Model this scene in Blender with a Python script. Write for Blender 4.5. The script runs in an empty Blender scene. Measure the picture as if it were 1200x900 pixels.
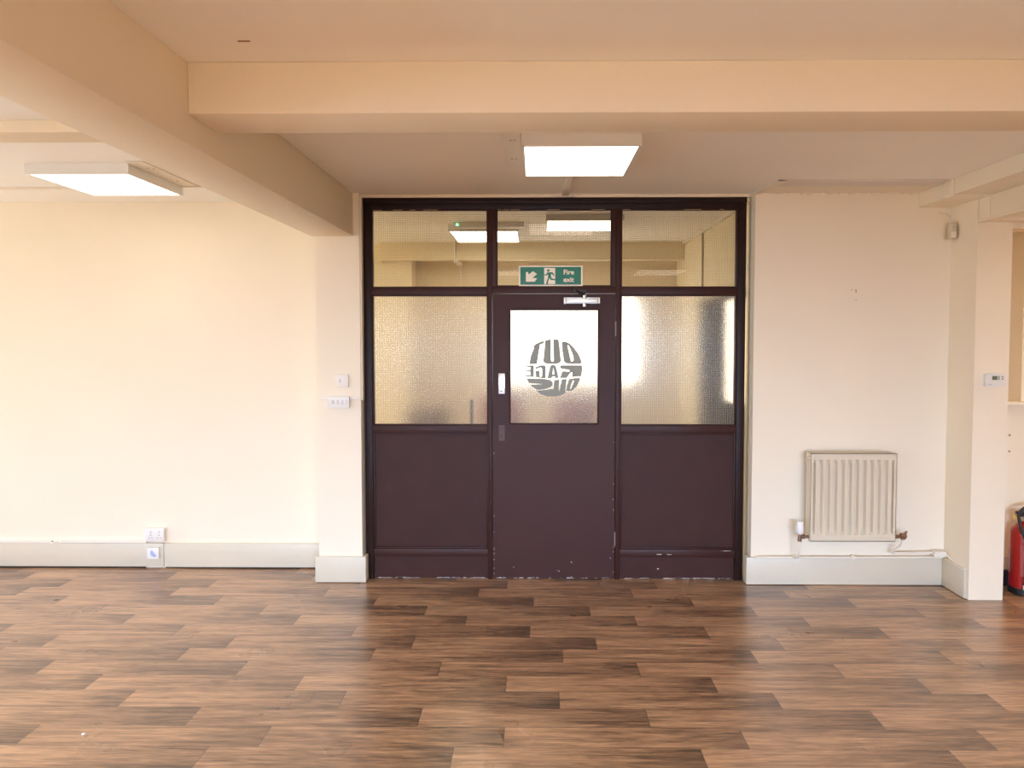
import bpy, bmesh, math, random
from mathutils import Vector, Matrix
random.seed(7)
S = bpy.context.scene
COL = S.collection

# ------------------------------------------------------------------ camera
cd = bpy.data.cameras.new('camera'); cam = bpy.data.objects.new('camera', cd); COL.objects.link(cam)
cam.location = (0, 0, 1.69)
cam.rotation_euler = (math.pi/2 - 0.04, 0, 0.01)
cd.sensor_width = 36; cd.lens = 24.0
cd.shift_x = -20/1200; cd.shift_y = -22/1200
cd.clip_start = 0.05
S.camera = cam

# ------------------------------------------------------------------ exposure
S.view_settings.view_transform = 'Standard'
S.view_settings.look = 'None'
S.view_settings.exposure = 0.05
S.view_settings.gamma = 1
S.view_settings.use_curve_mapping = False
try:
    S.cycles.use_denoising = True
    S.cycles.max_bounces = 14; S.cycles.diffuse_bounces = 10
    S.cycles.glossy_bounces = 5; S.cycles.transmission_bounces = 10
    S.cycles.sample_clamp_indirect = 6.0
    S.cycles.caustics_reflective = False
    S.cycles.caustics_refractive = False
except Exception:
    pass

# ------------------------------------------------------------------ sky
W = bpy.data.worlds.new('sky'); S.world = W; W.use_nodes = True
wn = W.node_tree.nodes; wl = W.node_tree.links; wn.clear()
wo = wn.new('ShaderNodeOutputWorld'); bg = wn.new('ShaderNodeBackground')
tc = wn.new('ShaderNodeTexCoord'); sx = wn.new('ShaderNodeSeparateXYZ')
rp = wn.new('ShaderNodeValToRGB')
wl.new(tc.outputs['Generated'], sx.inputs[0]); wl.new(sx.outputs['Z'], rp.inputs[0])
rp.color_ramp.elements[0].position = 0.0; rp.color_ramp.elements[0].color = (0.30, 0.30, 0.30, 1)
rp.color_ramp.elements[1].position = 0.03; rp.color_ramp.elements[1].color = (0.80, 0.98, 1.28, 1)
wl.new(rp.outputs[0], bg.inputs[0]); bg.inputs[1].default_value = 1.2
wl.new(bg.outputs[0], wo.inputs[0])

DAY = (0.78, 1.06, 1.50)
SPREAD = 104; TILT = 43
def window_or_fill(name, x, y, z, w, h, power, rx, rz, tilt=0.0):
    # daylight at a window opening, or an added fill light
    l = bpy.data.lights.new(name, 'AREA'); l.shape = 'RECTANGLE'; l.size = w; l.size_y = h
    l.energy = power; l.color = DAY
    try: l.spread = math.radians(SPREAD)
    except Exception: pass
    o = bpy.data.objects.new(name, l); COL.objects.link(o)
    o.location = (x, y, z); o.rotation_euler = (rx, 0, rz)
    return o

HALL_W = 95
WIN_BACK = [(-5.4, -3.5), (-3.0, -1.9), (-0.9, 0.8), (1.3, 2.9)]     # window openings in the wall behind the camera
WIN_LEFT = [(-2.2, -0.2), (0.6, 2.6), (3.2, 4.3)]                    # window openings in the left wall
WZ0, WZ1 = 0.85, 2.15
POW = 150
GPOW = 1; GLPOW = 23; LPOW = 14; GTILT = 25; GCOL = (.92, 1.20, 1.30)     # upward fills added at the windows to brighten ceiling and beams
PW_BACK = [.72, .90, 1.25, 1.3]
for i, (a, b) in enumerate(WIN_BACK):
    window_or_fill('daylight_rear', (a+b)/2, -4.05, 1.5, b-a, 1.3, POW*(b-a)/2*PW_BACK[i], math.radians(90-TILT), 0)
    g_ = window_or_fill('up_fill_rear', (a+b)/2, -4.04, 1.5, b-a, 1.3, GPOW*(b-a)/2, math.radians(90+GTILT), 0); g_.data.color = GCOL; g_.data.spread = math.radians(130)
for a, b in WIN_LEFT:
    window_or_fill('daylight_left', -6.05, (a+b)/2, 1.5, b-a, 1.3, LPOW*(b-a)/2, math.radians(90-TILT), -math.pi/2)
    g_ = window_or_fill('up_fill_left', -6.04, (a+b)/2, 1.5, b-a, 1.3, GLPOW*(b-a)/2, math.radians(90+GTILT), -math.pi/2); g_.data.color = GCOL; g_.data.spread = math.radians(130)

# unseen sun added behind the viewer; its floor bounce brightens the ceiling
sl = bpy.data.lights.new('sun', 'SUN'); sl.energy = 34.0; sl.angle = math.radians(1.0); sl.color = (1.0, .95, .74)
so = bpy.data.objects.new('sun', sl); COL.objects.link(so)
so.rotation_euler = Vector((.50, .70, -.86)).to_track_quat('-Z', 'Y').to_euler()
l_ = window_or_fill('hall_fill', -4.05, 6.2, 1.5, 1.6, 1.6, HALL_W, math.radians(62), -math.pi/2); l_.data.color = (1.0, .97, .78); l_.data.spread = math.radians(140)  # unseen fill added to brighten the hall; no window at this end

# ------------------------------------------------------------------ materials
MATS = {}
def mat(name, color, rough=0.6, metal=0.0, spec=0.5, noise=0.0, nscale=8.0, bump=0.0, bscale=200.0, emit=None, estr=0.0, coat=0.0):
    if name in MATS: return MATS[name]
    m = bpy.data.materials.new(name); m.use_nodes = True
    n, l = m.node_tree.nodes, m.node_tree.links
    b = n['Principled BSDF']
    b.inputs['Base Color'].default_value = (*color, 1)
    b.inputs['Roughness'].default_value = rough
    b.inputs['Metallic'].default_value = metal
    b.inputs['Specular IOR Level'].default_value = spec
    b.inputs['Coat Weight'].default_value = coat
    t = n.new('ShaderNodeTexCoord')
    if noise > 0:
        nz = n.new('ShaderNodeTexNoise'); nz.inputs['Scale'].default_value = nscale; nz.inputs['Detail'].default_value = 4
        l.new(t.outputs['Object'], nz.inputs['Vector'])
        mx = n.new('ShaderNodeMix'); mx.data_type = 'RGBA'
        mx.inputs['A'].default_value = (*[c*(1-noise) for c in color], 1)
        mx.inputs['B'].default_value = (*[min(1, c*(1+noise)) for c in color], 1)
        l.new(nz.outputs['Fac'], mx.inputs['Factor']); l.new(mx.outputs['Result'], b.inputs['Base Color'])
    if bump > 0:
        nb = n.new('ShaderNodeTexNoise'); nb.inputs['Scale'].default_value = bscale; nb.inputs['Detail'].default_value = 3
        l.new(t.outputs['Object'], nb.inputs['Vector'])
        bp = n.new('ShaderNodeBump'); bp.inputs['Strength'].default_value = bump; bp.inputs['Distance'].default_value = 0.002
        l.new(nb.outputs['Fac'], bp.inputs['Height']); l.new(bp.outputs['Normal'], b.inputs['Normal'])
    if emit:
        b.inputs['Emission Color'].default_value = (*emit, 1); b.inputs['Emission Strength'].default_value = estr
    MATS[name] = m
    return m

CREAM = mat('cream_wall_paint', (0.87, 0.785, 0.635), 0.75, noise=0.025, nscale=2.5, bump=0.25, bscale=60)
CEIL = mat('ceiling_paint', (0.93, 0.915, 0.87), 0.85, noise=0.02, nscale=2.0, bump=0.3, bscale=40)
SKIRT = mat('skirting_gloss', (0.66, 0.595, 0.475), 0.4, noise=0.03, nscale=6)
AUB = mat('aubergine_gloss', (0.042, 0.0135, 0.0105), 0.46, spec=.22, noise=0.12, nscale=5, bump=0.3, bscale=35)
AUBD = mat('aubergine_panel_paint', (0.043, 0.0145, 0.012), 0.5, spec=.2, noise=0.25, nscale=7, bump=0.3, bscale=30)
DARKGAP = mat('dark_gap', (0.012, 0.008, 0.007), 0.9)
WHITE = mat('white_plastic', (0.82, 0.77, 0.69), 0.35)
WHITEP = mat('white_trunking', (0.80, 0.735, 0.63), 0.45)
HOUSING = mat('lamp_housing_white', (0.78, 0.77, 0.75), 0.45)
RADW = mat('radiator_enamel', (0.68, 0.60, 0.46), 0.38)
CHROME = mat('brushed_chrome', (0.75, 0.73, 0.70), 0.28, metal=1.0)
SATIN = mat('satin_silver', (0.72, 0.70, 0.66), 0.4, metal=0.75)
BRASS = mat('tarnished_brass', (0.28, 0.16, 0.10), 0.45, metal=0.8)
BLACK = mat('black_plastic', (0.015, 0.015, 0.016), 0.4)
RED = mat('extinguisher_red', (0.36, 0.010, 0.012), 0.22, coat=0.4)
HOSE = mat('black_rubber', (0.018, 0.018, 0.018), 0.6)
CHIP = mat('bare_chips', (0.75, 0.72, 0.70), 0.8)
GREEN = mat('safety_green', (0.004, 0.17, 0.115), 0.18)
PHOTO = mat('sign_cream', (0.80, 0.76, 0.62), 0.25)
LCD = mat('lcd_green', (0.12, 0.16, 0.10), 0.3)
GREYBTN = mat('grey_buttons', (0.28, 0.28, 0.26), 0.5)
DIFF = mat('lamp_diffuser', (0.9, 0.9, 0.9), 0.5, emit=(1.0, 0.88, 0.76), estr=3.9)
DIFFR = mat('lamp_diffuser_rear', (0.9, 0.9, 0.9), 0.5, emit=(1.0, 0.88, 0.76), estr=3.0)
DIFFW = mat('recess_fill_warm', (0.9, 0.9, 0.9), 0.5, emit=(1.0, 0.80, 0.48), estr=16.0)
DIFFB = mat('lamp_diffuser_bright', (0.9, 0.9, 0.9), 0.5, emit=(1.0, 0.94, 0.82), estr=14.0)
DIFFH = mat('reflected_lamp_glow', (0.9, 0.9, 0.9), 0.5, emit=(1.0, 0.93, 0.80), estr=3.0)
LED = mat('green_led', (0.1, 0.6, 0.3), 0.3, emit=(0.15, 1.0, 0.45), estr=6.0)
DAYPANE = mat('daylit_pane', (0.8, 0.8, 0.8), 0.5, emit=(1.0, 0.98, 0.96), estr=2.4)
DAYPANE2 = mat('daylit_side_pane', (0.8, 0.8, 0.8), 0.5, emit=(1.0, 0.90, 0.82), estr=1.3)
DECAL = mat('grey_vinyl_lettering', (0.27, 0.28, 0.245), 0.6)
HALLW = mat('hall_wall_paint', (0.80, 0.70, 0.50), 0.75, noise=0.02, nscale=2)
REDCH = mat('faded_red_fabric', (0.34, 0.12, 0.09), 0.9)
DKCH = mat('dark_brown_leather', (0.11, 0.05, 0.03), 0.6)
DKDOOR = mat('dark_side_door', (0.010, 0.009, 0.008), 0.9, spec=0.05)
GREYM = mat('grey_steel', (0.16, 0.17, 0.16), 0.5, metal=0.3)
NAVY = mat('navy_strip', (0.045, 0.045, 0.085), 0.5)
BLUEMK = mat('blue_ink_mark', (0.38, 0.45, 0.72), 0.5)
YELLOWT = mat('yellow_tag', (0.65, 0.42, 0.10), 0.5)
LABELC = mat('cream_instruction_label', (0.42, 0.10, 0.09), 0.35)

def glass_mat(name, tint, rough, bump=0.0, bscale=120, wire=0.10, haze=0.0):
    """Georgian wired glass: 12.7 mm square mesh of fine wire bedded in the pane"""
    m = bpy.data.materials.new(name); m.use_nodes = True
    n, l = m.node_tree.nodes, m.node_tree.links; n.clear()
    out = n.new('ShaderNodeOutputMaterial')
    g = n.new('ShaderNodeBsdfPrincipled')
    g.inputs['Base Color'].default_value = (*tint, 1); g.inputs['Roughness'].default_value = rough
    g.inputs['Transmission Weight'].default_value = 1.0; g.inputs['IOR'].default_value = 1.45
    t = n.new('ShaderNodeTexCoord')
    if bump > 0:
        nb = n.new('ShaderNodeTexNoise'); nb.inputs['Scale'].default_value = bscale; nb.inputs['Detail'].default_value = 2
        l.new(t.outputs['Object'], nb.inputs['Vector'])
        bp = n.new('ShaderNodeBump'); bp.inputs['Strength'].default_value = bump; bp.inputs['Distance'].default_value = 0.004
        l.new(nb.outputs['Fac'], bp.inputs['Height']); l.new(bp.outputs['Normal'], g.inputs['Normal'])
    s = n.new('ShaderNodeSeparateXYZ'); l.new(t.outputs['Object'], s.inputs[0])
    def lines(o):
        a = n.new('ShaderNodeMath'); a.operation = 'DIVIDE'; a.inputs[1].default_value = 0.0127; l.new(o, a.inputs[0])
        b = n.new('ShaderNodeMath'); b.operation = 'FRACT'; l.new(a.outputs[0], b.inputs[0])
        c = n.new('ShaderNodeMath'); c.operation = 'LESS_THAN'; c.inputs[1].default_value = wire; l.new(b.outputs[0], c.inputs[0])
        return c.outputs[0]
    mx = n.new('ShaderNodeMath'); mx.operation = 'MAXIMUM'
    l.new(lines(s.outputs['X']), mx.inputs[0]); l.new(lines(s.outputs['Z']), mx.inputs[1])
    w = n.new('ShaderNodeBsdfPrincipled'); w.inputs['Base Color'].default_value = (0.42, 0.34, 0.22, 1); w.inputs['Roughness'].default_value = 0.6
    ms = n.new('ShaderNodeMixShader')
    l.new(mx.outputs[0], ms.inputs[0]); l.new(g.outputs[0], ms.inputs[1]); l.new(w.outputs[0], ms.inputs[2])
    l.new(ms.outputs[0], out.inputs[0])
    return m
CLEARG = glass_mat('clear_wired_glass', (0.86, 0.83, 0.73), 0.0)
OBSG = glass_mat('obscured_wired_glass', (0.99, 0.965, 0.85), 0.19, bump=0.17, bscale=130)

def floor_mat():
    m = bpy.data.materials.new('vinyl_plank_floor'); m.use_nodes = True
    n, l = m.node_tree.nodes, m.node_tree.links
    b = n['Principled BSDF']
    t = n.new('ShaderNodeTexCoord'); s = n.new('ShaderNodeSeparateXYZ'); l.new(t.outputs['Object'], s.inputs[0])
    def M(op, a, c=None, c2=None):
        q = n.new('ShaderNodeMath'); q.operation = op
        for i, v in enumerate((a, c, c2)):
            if v is None: continue
            if isinstance(v, (int, float)): q.inputs[i].default_value = v
            else: l.new(v, q.inputs[i])
        return q.outputs[0]
    X, Y = s.outputs['X'], s.outputs['Y']
    rowf = M('DIVIDE', M('SUBTRACT', Y, 3.942), 0.149)
    r = M('FLOOR', rowf); fr = M('FRACT', rowf)
    # measured stagger of the plank ends, one entry per row (rows -12 .. 19), repeating beyond
    offs = [.25, .62, .05, .677, .88, .498, .11, .87, .523, .143, .334, .981, .597, .333, 1.01, .636, .82, .46, .30, .75,
            .12, .55, .9, .33, .7, .2, .6, .02, .48, .85, .18, .40]
    idx = M('DIVIDE', M('ADD', M('FLOORED_MODULO', M('ADD', r, 12), 32), 0.5), 32)
    cr = n.new('ShaderNodeValToRGB'); cr.color_ramp.interpolation = 'CONSTANT'
    e = cr.color_ramp.elements
    while len(e) > 1: e.remove(e[-1])
    e[0].position = 0; e[0].color = (offs[0],)*3 + (1,)
    for i in range(1, 32):
        k = e.new(i/32); k.color = (min(1, offs[i]),)*3 + (1,)
    l.new(idx, cr.inputs[0])
    uf = M('DIVIDE', M('SUBTRACT', X, cr.outputs[0]), 1.015)
    pid = M('FLOOR', uf); fu = M('FRACT', uf)
    # per plank seed
    cx = n.new('ShaderNodeCombineXYZ'); l.new(M('MULTIPLY', r, 1.37), cx.inputs[0]); l.new(M('MULTIPLY', pid, 2.11), cx.inputs[1])
    wnz = n.new('ShaderNodeTexWhiteNoise'); wnz.noise_dimensions = '3D'; l.new(cx.outputs[0], wnz.inputs[0])
    seed = wnz.outputs['Value']
    # grain coordinates
    def grain(sx, sy, det, rough, dist=0.0, so=17.0):
        c = n.new('ShaderNodeCombineXYZ')
        l.new(M('MULTIPLY', X, sx), c.inputs[0]); l.new(M('MULTIPLY', Y, sy), c.inputs[1]); l.new(M('MULTIPLY', seed, so), c.inputs[2])
        z = n.new('ShaderNodeTexNoise'); z.inputs['Scale'].default_value = 1; z.inputs['Detail'].default_value = det
        z.inputs['Roughness'].default_value = rough; z.inputs['Distortion'].default_value = dist
        l.new(c.outputs[0], z.inputs['Vector']); return z.outputs['Fac']
    g1 = grain(2.2, 34, 6, .68, .5)
    g2 = grain(9, 150, 3, .6, .2, 31.)
    g3 = grain(1.6, 5, 2, .5, .3, 11.)
    ramp = M('MULTIPLY', M('POWER', fu, 2.0), 0.32)       # each printed plank runs from pale to dark along its length
    tone = M('ADD', M('ADD', M('MULTIPLY', g1, 1.5), M('MULTIPLY', g2, .95)), M('MULTIPLY', g3, .5))
    tone = M('SUBTRACT', tone, 1.17)
    tone = M('ADD', tone, ramp)
    tone = M('ADD', tone, M('MULTIPLY', M('SUBTRACT', seed, .5), .08))
    c2 = n.new('ShaderNodeValToRGB'); l.new(tone, c2.inputs[0])
    e = c2.color_ramp.elements
    e[0].position = 0.05; e[0].color = (0.61, 0.365, 0.205, 1)
    e[1].position = 1.0; e[1].color = (0.04, 0.023, 0.014, 1)
    k = e.new(0.38); k.color = (0.36, 0.205, 0.110, 1)
    k = e.new(0.66); k.color = (0.165, 0.090, 0.050, 1)
    # knots
    kv = n.new('ShaderNodeTexVoronoi'); kv.inputs['Scale'].default_value = 1
    c = n.new('ShaderNodeCombineXYZ'); l.new(M('MULTIPLY', X, 1.3), c.inputs[0]); l.new(M('MULTIPLY', Y, 3.4), c.inputs[1]); l.new(c.outputs[0], kv.inputs['Vector'])
    kn = M('MULTIPLY', M('LESS_THAN', kv.outputs['Distance'], 0.035), 0.0)
    # seams
    sr = M('MAXIMUM', M('LESS_THAN', fr, 0.012), M('GREATER_THAN', fr, 0.988))
    se = M('MAXIMUM', M('LESS_THAN', fu, 0.0022), M('GREATER_THAN', fu, 0.9978))
    seam = M('MAXIMUM', M('MULTIPLY', M('MAXIMUM', sr, se), 0.5), kn)
    mx = n.new('ShaderNodeMix'); mx.data_type = 'RGBA'
    l.new(seam, mx.inputs['Factor']); l.new(c2.outputs[0], mx.inputs['A']); mx.inputs['B'].default_value = (0.03, 0.018, 0.012, 1)
    l.new(mx.outputs['Result'], b.inputs['Base Color'])
    nz = n.new('ShaderNodeTexNoise'); nz.inputs['Scale'].default_value = 3; nz.inputs['Detail'].default_value = 3
    l.new(t.outputs['Object'], nz.inputs['Vector'])
    l.new(M('ADD', M('MULTIPLY', nz.outputs['Fac'], 0.10), 0.24), b.inputs['Roughness'])
    b.inputs['Specular IOR Level'].default_value = 0.85
    b.inputs['Coat Weight'].default_value = 0.35; b.inputs['Coat Roughness'].default_value = 0.32
    bp = n.new('ShaderNodeBump'); bp.inputs['Strength'].default_value = 0.12; bp.inputs['Distance'].default_value = 0.001
    l.new(g2, bp.inputs['Height']); l.new(bp.outputs['Normal'], b.inputs['Normal'])
    return m
FLOOR = floor_mat()

# ------------------------------------------------------------------ mesh helpers
def bm_box(bm, x0, x1, y0, y1, z0, z1, bev=0.0, seg=2):
    r = bmesh.ops.create_cube(bm, size=1)
    vs = r['verts']
    for v in vs:
        v.co = Vector((x0 + (v.co.x+.5)*(x1-x0), y0 + (v.co.y+.5)*(y1-y0), z0 + (v.co.z+.5)*(z1-z0)))
    if bev > 0:
        es = list({e for v in vs for e in v.link_edges})
        bmesh.ops.bevel(bm, geom=es, offset=bev, segments=seg, affect='EDGES', profile=0.5)
def bm_cyl(bm, p, q, r, r2=None, seg=24):
    p, q = Vector(p), Vector(q); d = q-p
    M = Matrix.Translation((p+q)/2) @ d.to_track_quat('Z', 'Y').to_matrix().to_4x4()
    bmesh.ops.create_cone(bm, cap_ends=True, segments=seg, radius1=r, radius2=r if r2 is None else r2, depth=d.length, matrix=M)
def bm_tube(bm, pts, r, seg=12, sub=6):
    """smooth tube through points (Catmull-Rom)"""
    P = [Vector(p) for p in pts]; path = []
    for i in range(len(P)-1):
        a, b, c, d = P[max(0, i-1)], P[i], P[i+1], P[min(len(P)-1, i+2)]
        for k in range(sub):
            t = k/sub
            path.append(0.5*((2*b) + (c-a)*t + (2*a-5*b+4*c-d)*t*t + (3*b-a-3*c+d)*t**3))
    path.append(P[-1])
    rings = []; up = None
    for i, p in enumerate(path):
        d = (path[min(i+1, len(path)-1)] - path[max(i-1, 0)]).normalized()
        if up is None:
            up = Vector((0, 0, 1)) if abs(d.z) < .9 else Vector((1, 0, 0))
        s_ = d.cross(up).normalized(); up = s_.cross(d).normalized()
        rings.append([bm.verts.new(p + (s_*math.cos(2*math.pi*j/seg) + up*math.sin(2*math.pi*j/seg))*r) for j in range(seg)])
    for A, B in zip(rings, rings[1:]):
        for j in range(seg): bm.faces.new((A[j], A[(j+1) % seg], B[(j+1) % seg], B[j]))
    bm.faces.new(rings[0][::-1]); bm.faces.new(rings[-1])
def bm_lathe(bm, prof, x, y, seg=40):
    rings = []
    for r, z in prof:
        if r < 1e-5: rings.append([bm.verts.new((x, y, z))])
        else: rings.append([bm.verts.new((x + r*math.cos(2*math.pi*j/seg), y + r*math.sin(2*math.pi*j/seg), z)) for j in range(seg)])
    for A, B in zip(rings, rings[1:]):
        for j in range(seg):
            a = [A[j % len(A)], A[(j+1) % len(A)], B[(j+1) % len(B)], B[j % len(B)]]
            u = []
            for v in a:
                if v not in u: u.append(v)
            if len(u) > 2: bm.faces.new(u)
def bm_prism(bm, pts, y0, y1):
    """extrude an (x, z) outline between two depths"""
    A = [bm.verts.new((x, y0, z)) for x, z in pts]; B = [bm.verts.new((x, y1, z)) for x, z in pts]
    bm.faces.new(A); bm.faces.new(B[::-1])
    k = len(pts)
    for i in range(k): bm.faces.new((A[i], B[i], B[(i+1) % k], A[(i+1) % k]))
def obj(name, bm, m, parent=None, smooth=False, org=None):
    bmesh.ops.recalc_face_normals(bm, faces=bm.faces)
    if org: bmesh.ops.translate(bm, verts=bm.verts, vec=-Vector(org))
    me = bpy.data.meshes.new(name); bm.to_mesh(me); bm.free()
    me.materials.append(m)
    if smooth:
        me.polygons.foreach_set('use_smooth', [True]*len(me.polygons))
        try: me.set_sharp_from_angle(angle=math.radians(35))
        except Exception: pass
    o = bpy.data.objects.new(name, me); COL.objects.link(o)
    if org: o.location = org
    if parent:
        o.parent = parent
        if not org: o.matrix_parent_inverse = Matrix.Translation(parent.location).inverted()
        else: o.location = Vector(org) - parent.location
    return o
def box(name, m, dims, parent=None, bev=0.0):
    bm = bmesh.new(); bm_box(bm, *dims, bev=bev); return obj(name, bm, m, parent, smooth=bev > 0)
def boxes(name, m, lst, parent=None, bev=0.0):
    bm = bmesh.new()
    for d in lst: bm_box(bm, *d, bev=bev)
    return obj(name, bm, m, parent, smooth=bev > 0)
def each(name, m, lst, parent=None, bev=0.0, **kw):
    for d in lst: o = box(name, m, d, parent, bev)
    return o
def tag(o, label, cat, group=None, kind=None):
    o['label'] = label; o['category'] = cat
    if group: o['group'] = group
    if kind: o['kind'] = kind
    return o
def empty(name, loc, label, cat, group=None, kind=None):
    o = bpy.data.objects.new(name, None); COL.objects.link(o); o.location = loc; o.empty_display_size = .05
    return tag(o, label, cat, group, kind)
def copy_tree(o, dx, parent=None):
    c = o.copy(); COL.objects.link(c)
    if parent is None: c.location = Vector(o.location) + Vector(dx)
    else: c.parent = parent
    for ch in o.children: copy_tree(ch, dx, c)
    return c

def decal_mesh(name, polys, holes, m, parent, y0, y1):
    """flat letters with holes, filled by a 2D curve, then kept as a mesh"""
    cu = bpy.data.curves.new(name, 'CURVE'); cu.dimensions = '2D'; cu.fill_mode = 'BOTH'; cu.extrude = abs(y1-y0)/2
    for P in polys + holes:
        sp = cu.splines.new('POLY'); sp.points.add(len(P)-1); sp.use_cyclic_u = True
        for i, (x, z) in enumerate(P): sp.points[i].co = (x, z, 0, 1)
    t = bpy.data.objects.new(name, cu); COL.objects.link(t)
    bpy.context.view_layer.update()
    me = bpy.data.meshes.new_from_object(t.evaluated_get(bpy.context.evaluated_depsgraph_get()))
    bpy.data.objects.remove(t); bpy.data.curves.remove(cu)
    me.transform(Matrix.Translation((0, (y0+y1)/2, 0)) @ Matrix.Rotation(math.pi/2, 4, 'X'))
    me.name = name; me.materials.clear(); me.materials.append(m)
    o = bpy.data.objects.new(name, me); COL.objects.link(o)
    if parent: o.parent = parent; o.matrix_parent_inverse = Matrix.Translation(parent.location).inverted()
    return o
def text_mesh(name, body, size, x, z, y, m, parent, align='LEFT', bold=0.0, extr=0.0004, sx=1.0):
    cu = bpy.data.curves.new(name, 'FONT'); cu.body = body; cu.size = size; cu.align_x = align
    cu.extrude = extr; cu.offset = bold; cu.space_line = 0.86
    t = bpy.data.objects.new(name, cu); COL.objects.link(t)
    bpy.context.view_layer.update()
    me = bpy.data.meshes.new_from_object(t.evaluated_get(bpy.context.evaluated_depsgraph_get()))
    bpy.data.objects.remove(t); bpy.data.curves.remove(cu)
    me.transform(Matrix.Translation((x, y, z)) @ Matrix.Rotation(math.pi/2, 4, 'X') @ Matrix.Scale(sx, 4, (1, 0, 0)))
    me.name = name; me.materials.clear(); me.materials.append(m)
    o = bpy.data.objects.new(name, me); COL.objects.link(o)
    if parent: o.parent = parent; o.matrix_parent_inverse = Matrix.Translation(parent.location).inverted()
    return o

def struct(name, m, lst, label, cat, bev=0.0):
    return tag(boxes(name, m, lst, None, bev), label, cat, kind='structure')

# ================================================================== SETTING
CZ = 2.67
FR, PD = 1.69, 4.736          # partition plane
struct('floor', FLOOR, [(-6.2, 5.7, -4.2, 7.6, -0.08, 0.0)], 'dark brown wood plank vinyl floor', 'floor')
struct('ceiling', CEIL, [(-6.2, 5.7, -4.2, 7.6, CZ, CZ+0.1)], 'off-white painted ceiling between the beams', 'ceiling')
# left bay wall
struct('wall_left_bay', CREAM, [(-6.1, -1.50, 4.940, 5.06, 0, CZ)], 'long pale cream wall of the left bay with sockets low down', 'wall')
struct('wall_pier', CREAM, [(-1.50, -1.200, 4.656, 4.938, 0, CZ-0.0)], 'narrow cream pier under the end of the deep beam', 'pier')
struct('wall_right', CREAM, [(1.476, 5.60, 4.645, 4.78, 0, 1.235), (1.476, 3.03, 4.645, 4.78, 1.235, CZ),
       (3.285, 5.60, 4.645, 4.78, 1.235, CZ), (3.03, 3.285, 4.645, 4.78, 2.40, CZ)],
       'cream wall right of the glazed screen carrying the radiator', 'wall')
struct('wall_recess', CREAM, [(3.0, 3.32, 4.782, 4.83, 1.2, 2.45)], 'shallow cream recess above the ledge at the right edge', 'wall recess')
struct('wall_pillar', CREAM, [(2.790, 3.010, 4.37, 4.643, 0, 2.566)], 'square cream pillar carrying the thermostat', 'pillar')
# room behind the camera
bb = []
xs = [-6.1] + [v for w in WIN_BACK for v in w] + [5.6]
for i in range(0, len(xs), 2): bb.append((xs[i], xs[i+1], -4.12, -4.0, 0, CZ))
for a, b in WIN_BACK: bb += [(a, b, -4.12, -4.0, 0, WZ0), (a, b, -4.12, -4.0, WZ1, CZ)]
struct('wall_rear', CREAM, bb, 'cream rear wall with window openings behind the viewer', 'wall')
bb = []
ys = [-4.0] + [v for w in WIN_LEFT for v in w] + [4.938]
for i in range(0, len(ys), 2): bb.append((-6.12, -6.0, ys[i], ys[i+1], 0, CZ))
for a, b in WIN_LEFT: bb += [(-6.12, -6.0, a, b, 0, WZ0), (-6.12, -6.0, a, b, WZ1, CZ)]
struct('wall_left', CREAM, bb, 'cream wall with window openings far to the left', 'wall')
struct('wall_far_right', CREAM, [(5.60, 5.70, -4.0, 4.643, 0, CZ)], 'cream wall closing the room on the far right', 'wall')

# beams
struct('trim_1', CREAM, [(-1.530, -1.240, -3.998, 4.655, 2.380, CZ-0.0005)], 'deep cream beam running from upper left to the pier', 'beam', bev=0.004)
struct('trim_2', CREAM, [(-1.2395, 2.566, 2.455, 2.690, 2.488, CZ-0.0005)], 'cream cross beam spanning the ceiling in front of the lamp', 'beam', bev=0.004)
struct('trim_3', CREAM, [(-5.998, -1.5305, 3.090, 3.255, 2.615, CZ-0.0005)], 'shallow cream cross beam on the left bay ceiling', 'beam', bev=0.003)
struct('trim_4', CREAM, [(2.567, 3.698, 4.262, 4.643, 2.5665, CZ-0.0005), (2.573, 3.698, -3.998, 4.260, 2.572, CZ-0.0005)],
       'cream boxed soffit along the ceiling at upper right', 'soffit', bev=0.002)
struct('trim_5', CREAM, [(2.796, 3.698, -3.998, 4.262, 2.430, 2.5705), (2.792, 3.698, 4.264, 4.368, 2.422, 2.5655), (2.786, 2.83, -3.998, 4.369, 2.418, 2.436)],
       'lower cream beam with lipped edge in front of the pillar', 'beam', bev=0.002)
struct('trim_6', CREAM, [(3.012, 3.698, 4.40, 4.46, 2.385, 2.565)], 'cream header board across the opening beside the pillar', 'header')
struct('trim_7', CREAM, [(3.012, 3.698, 4.575, 4.644, 1.238, 1.262)], 'thin cream ledge on the wall behind the pillar', 'ledge', bev=0.004)

# ceiling boards above right wall
tb = empty('trim_8', (2.1, 4.5, CZ), 'off-white double ceiling strip above the radiator wall', 'ceiling strip', kind='structure')
bm = bmesh.new(); bm_box(bm, 1.50, 2.566, 4.285, 4.43, CZ-.012, CZ-.0004, .002); obj('front_strip', bm, mat('grey_trunking', (0.70, 0.66, 0.62), .5), tb)
bm = bmesh.new()
bm_box(bm, 1.476, 2.566, 4.432, 4.644, CZ-.009, CZ-.0004, .002)
obj('rear_strip', bm, WHITEP, tb)
bm = bmesh.new()
A = [(1.445, 4.734), (1.475, 4.734), (1.545, 4.285), (1.50, 4.285)]
V0 = [bm.verts.new((x, y, CZ-.016)) for x, y in A]; V1 = [bm.verts.new((x, y, CZ-.0004)) for x, y in A]
bm.faces.new(V0); bm.faces.new(V1[::-1])
for i in range(4): bm.faces.new((V0[i], V1[i], V1[(i+1) % 4], V0[(i+1) % 4]))
obj('end_strip', bm, WHITEP, tb)
bm = bmesh.new()
random.seed(3)
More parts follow.
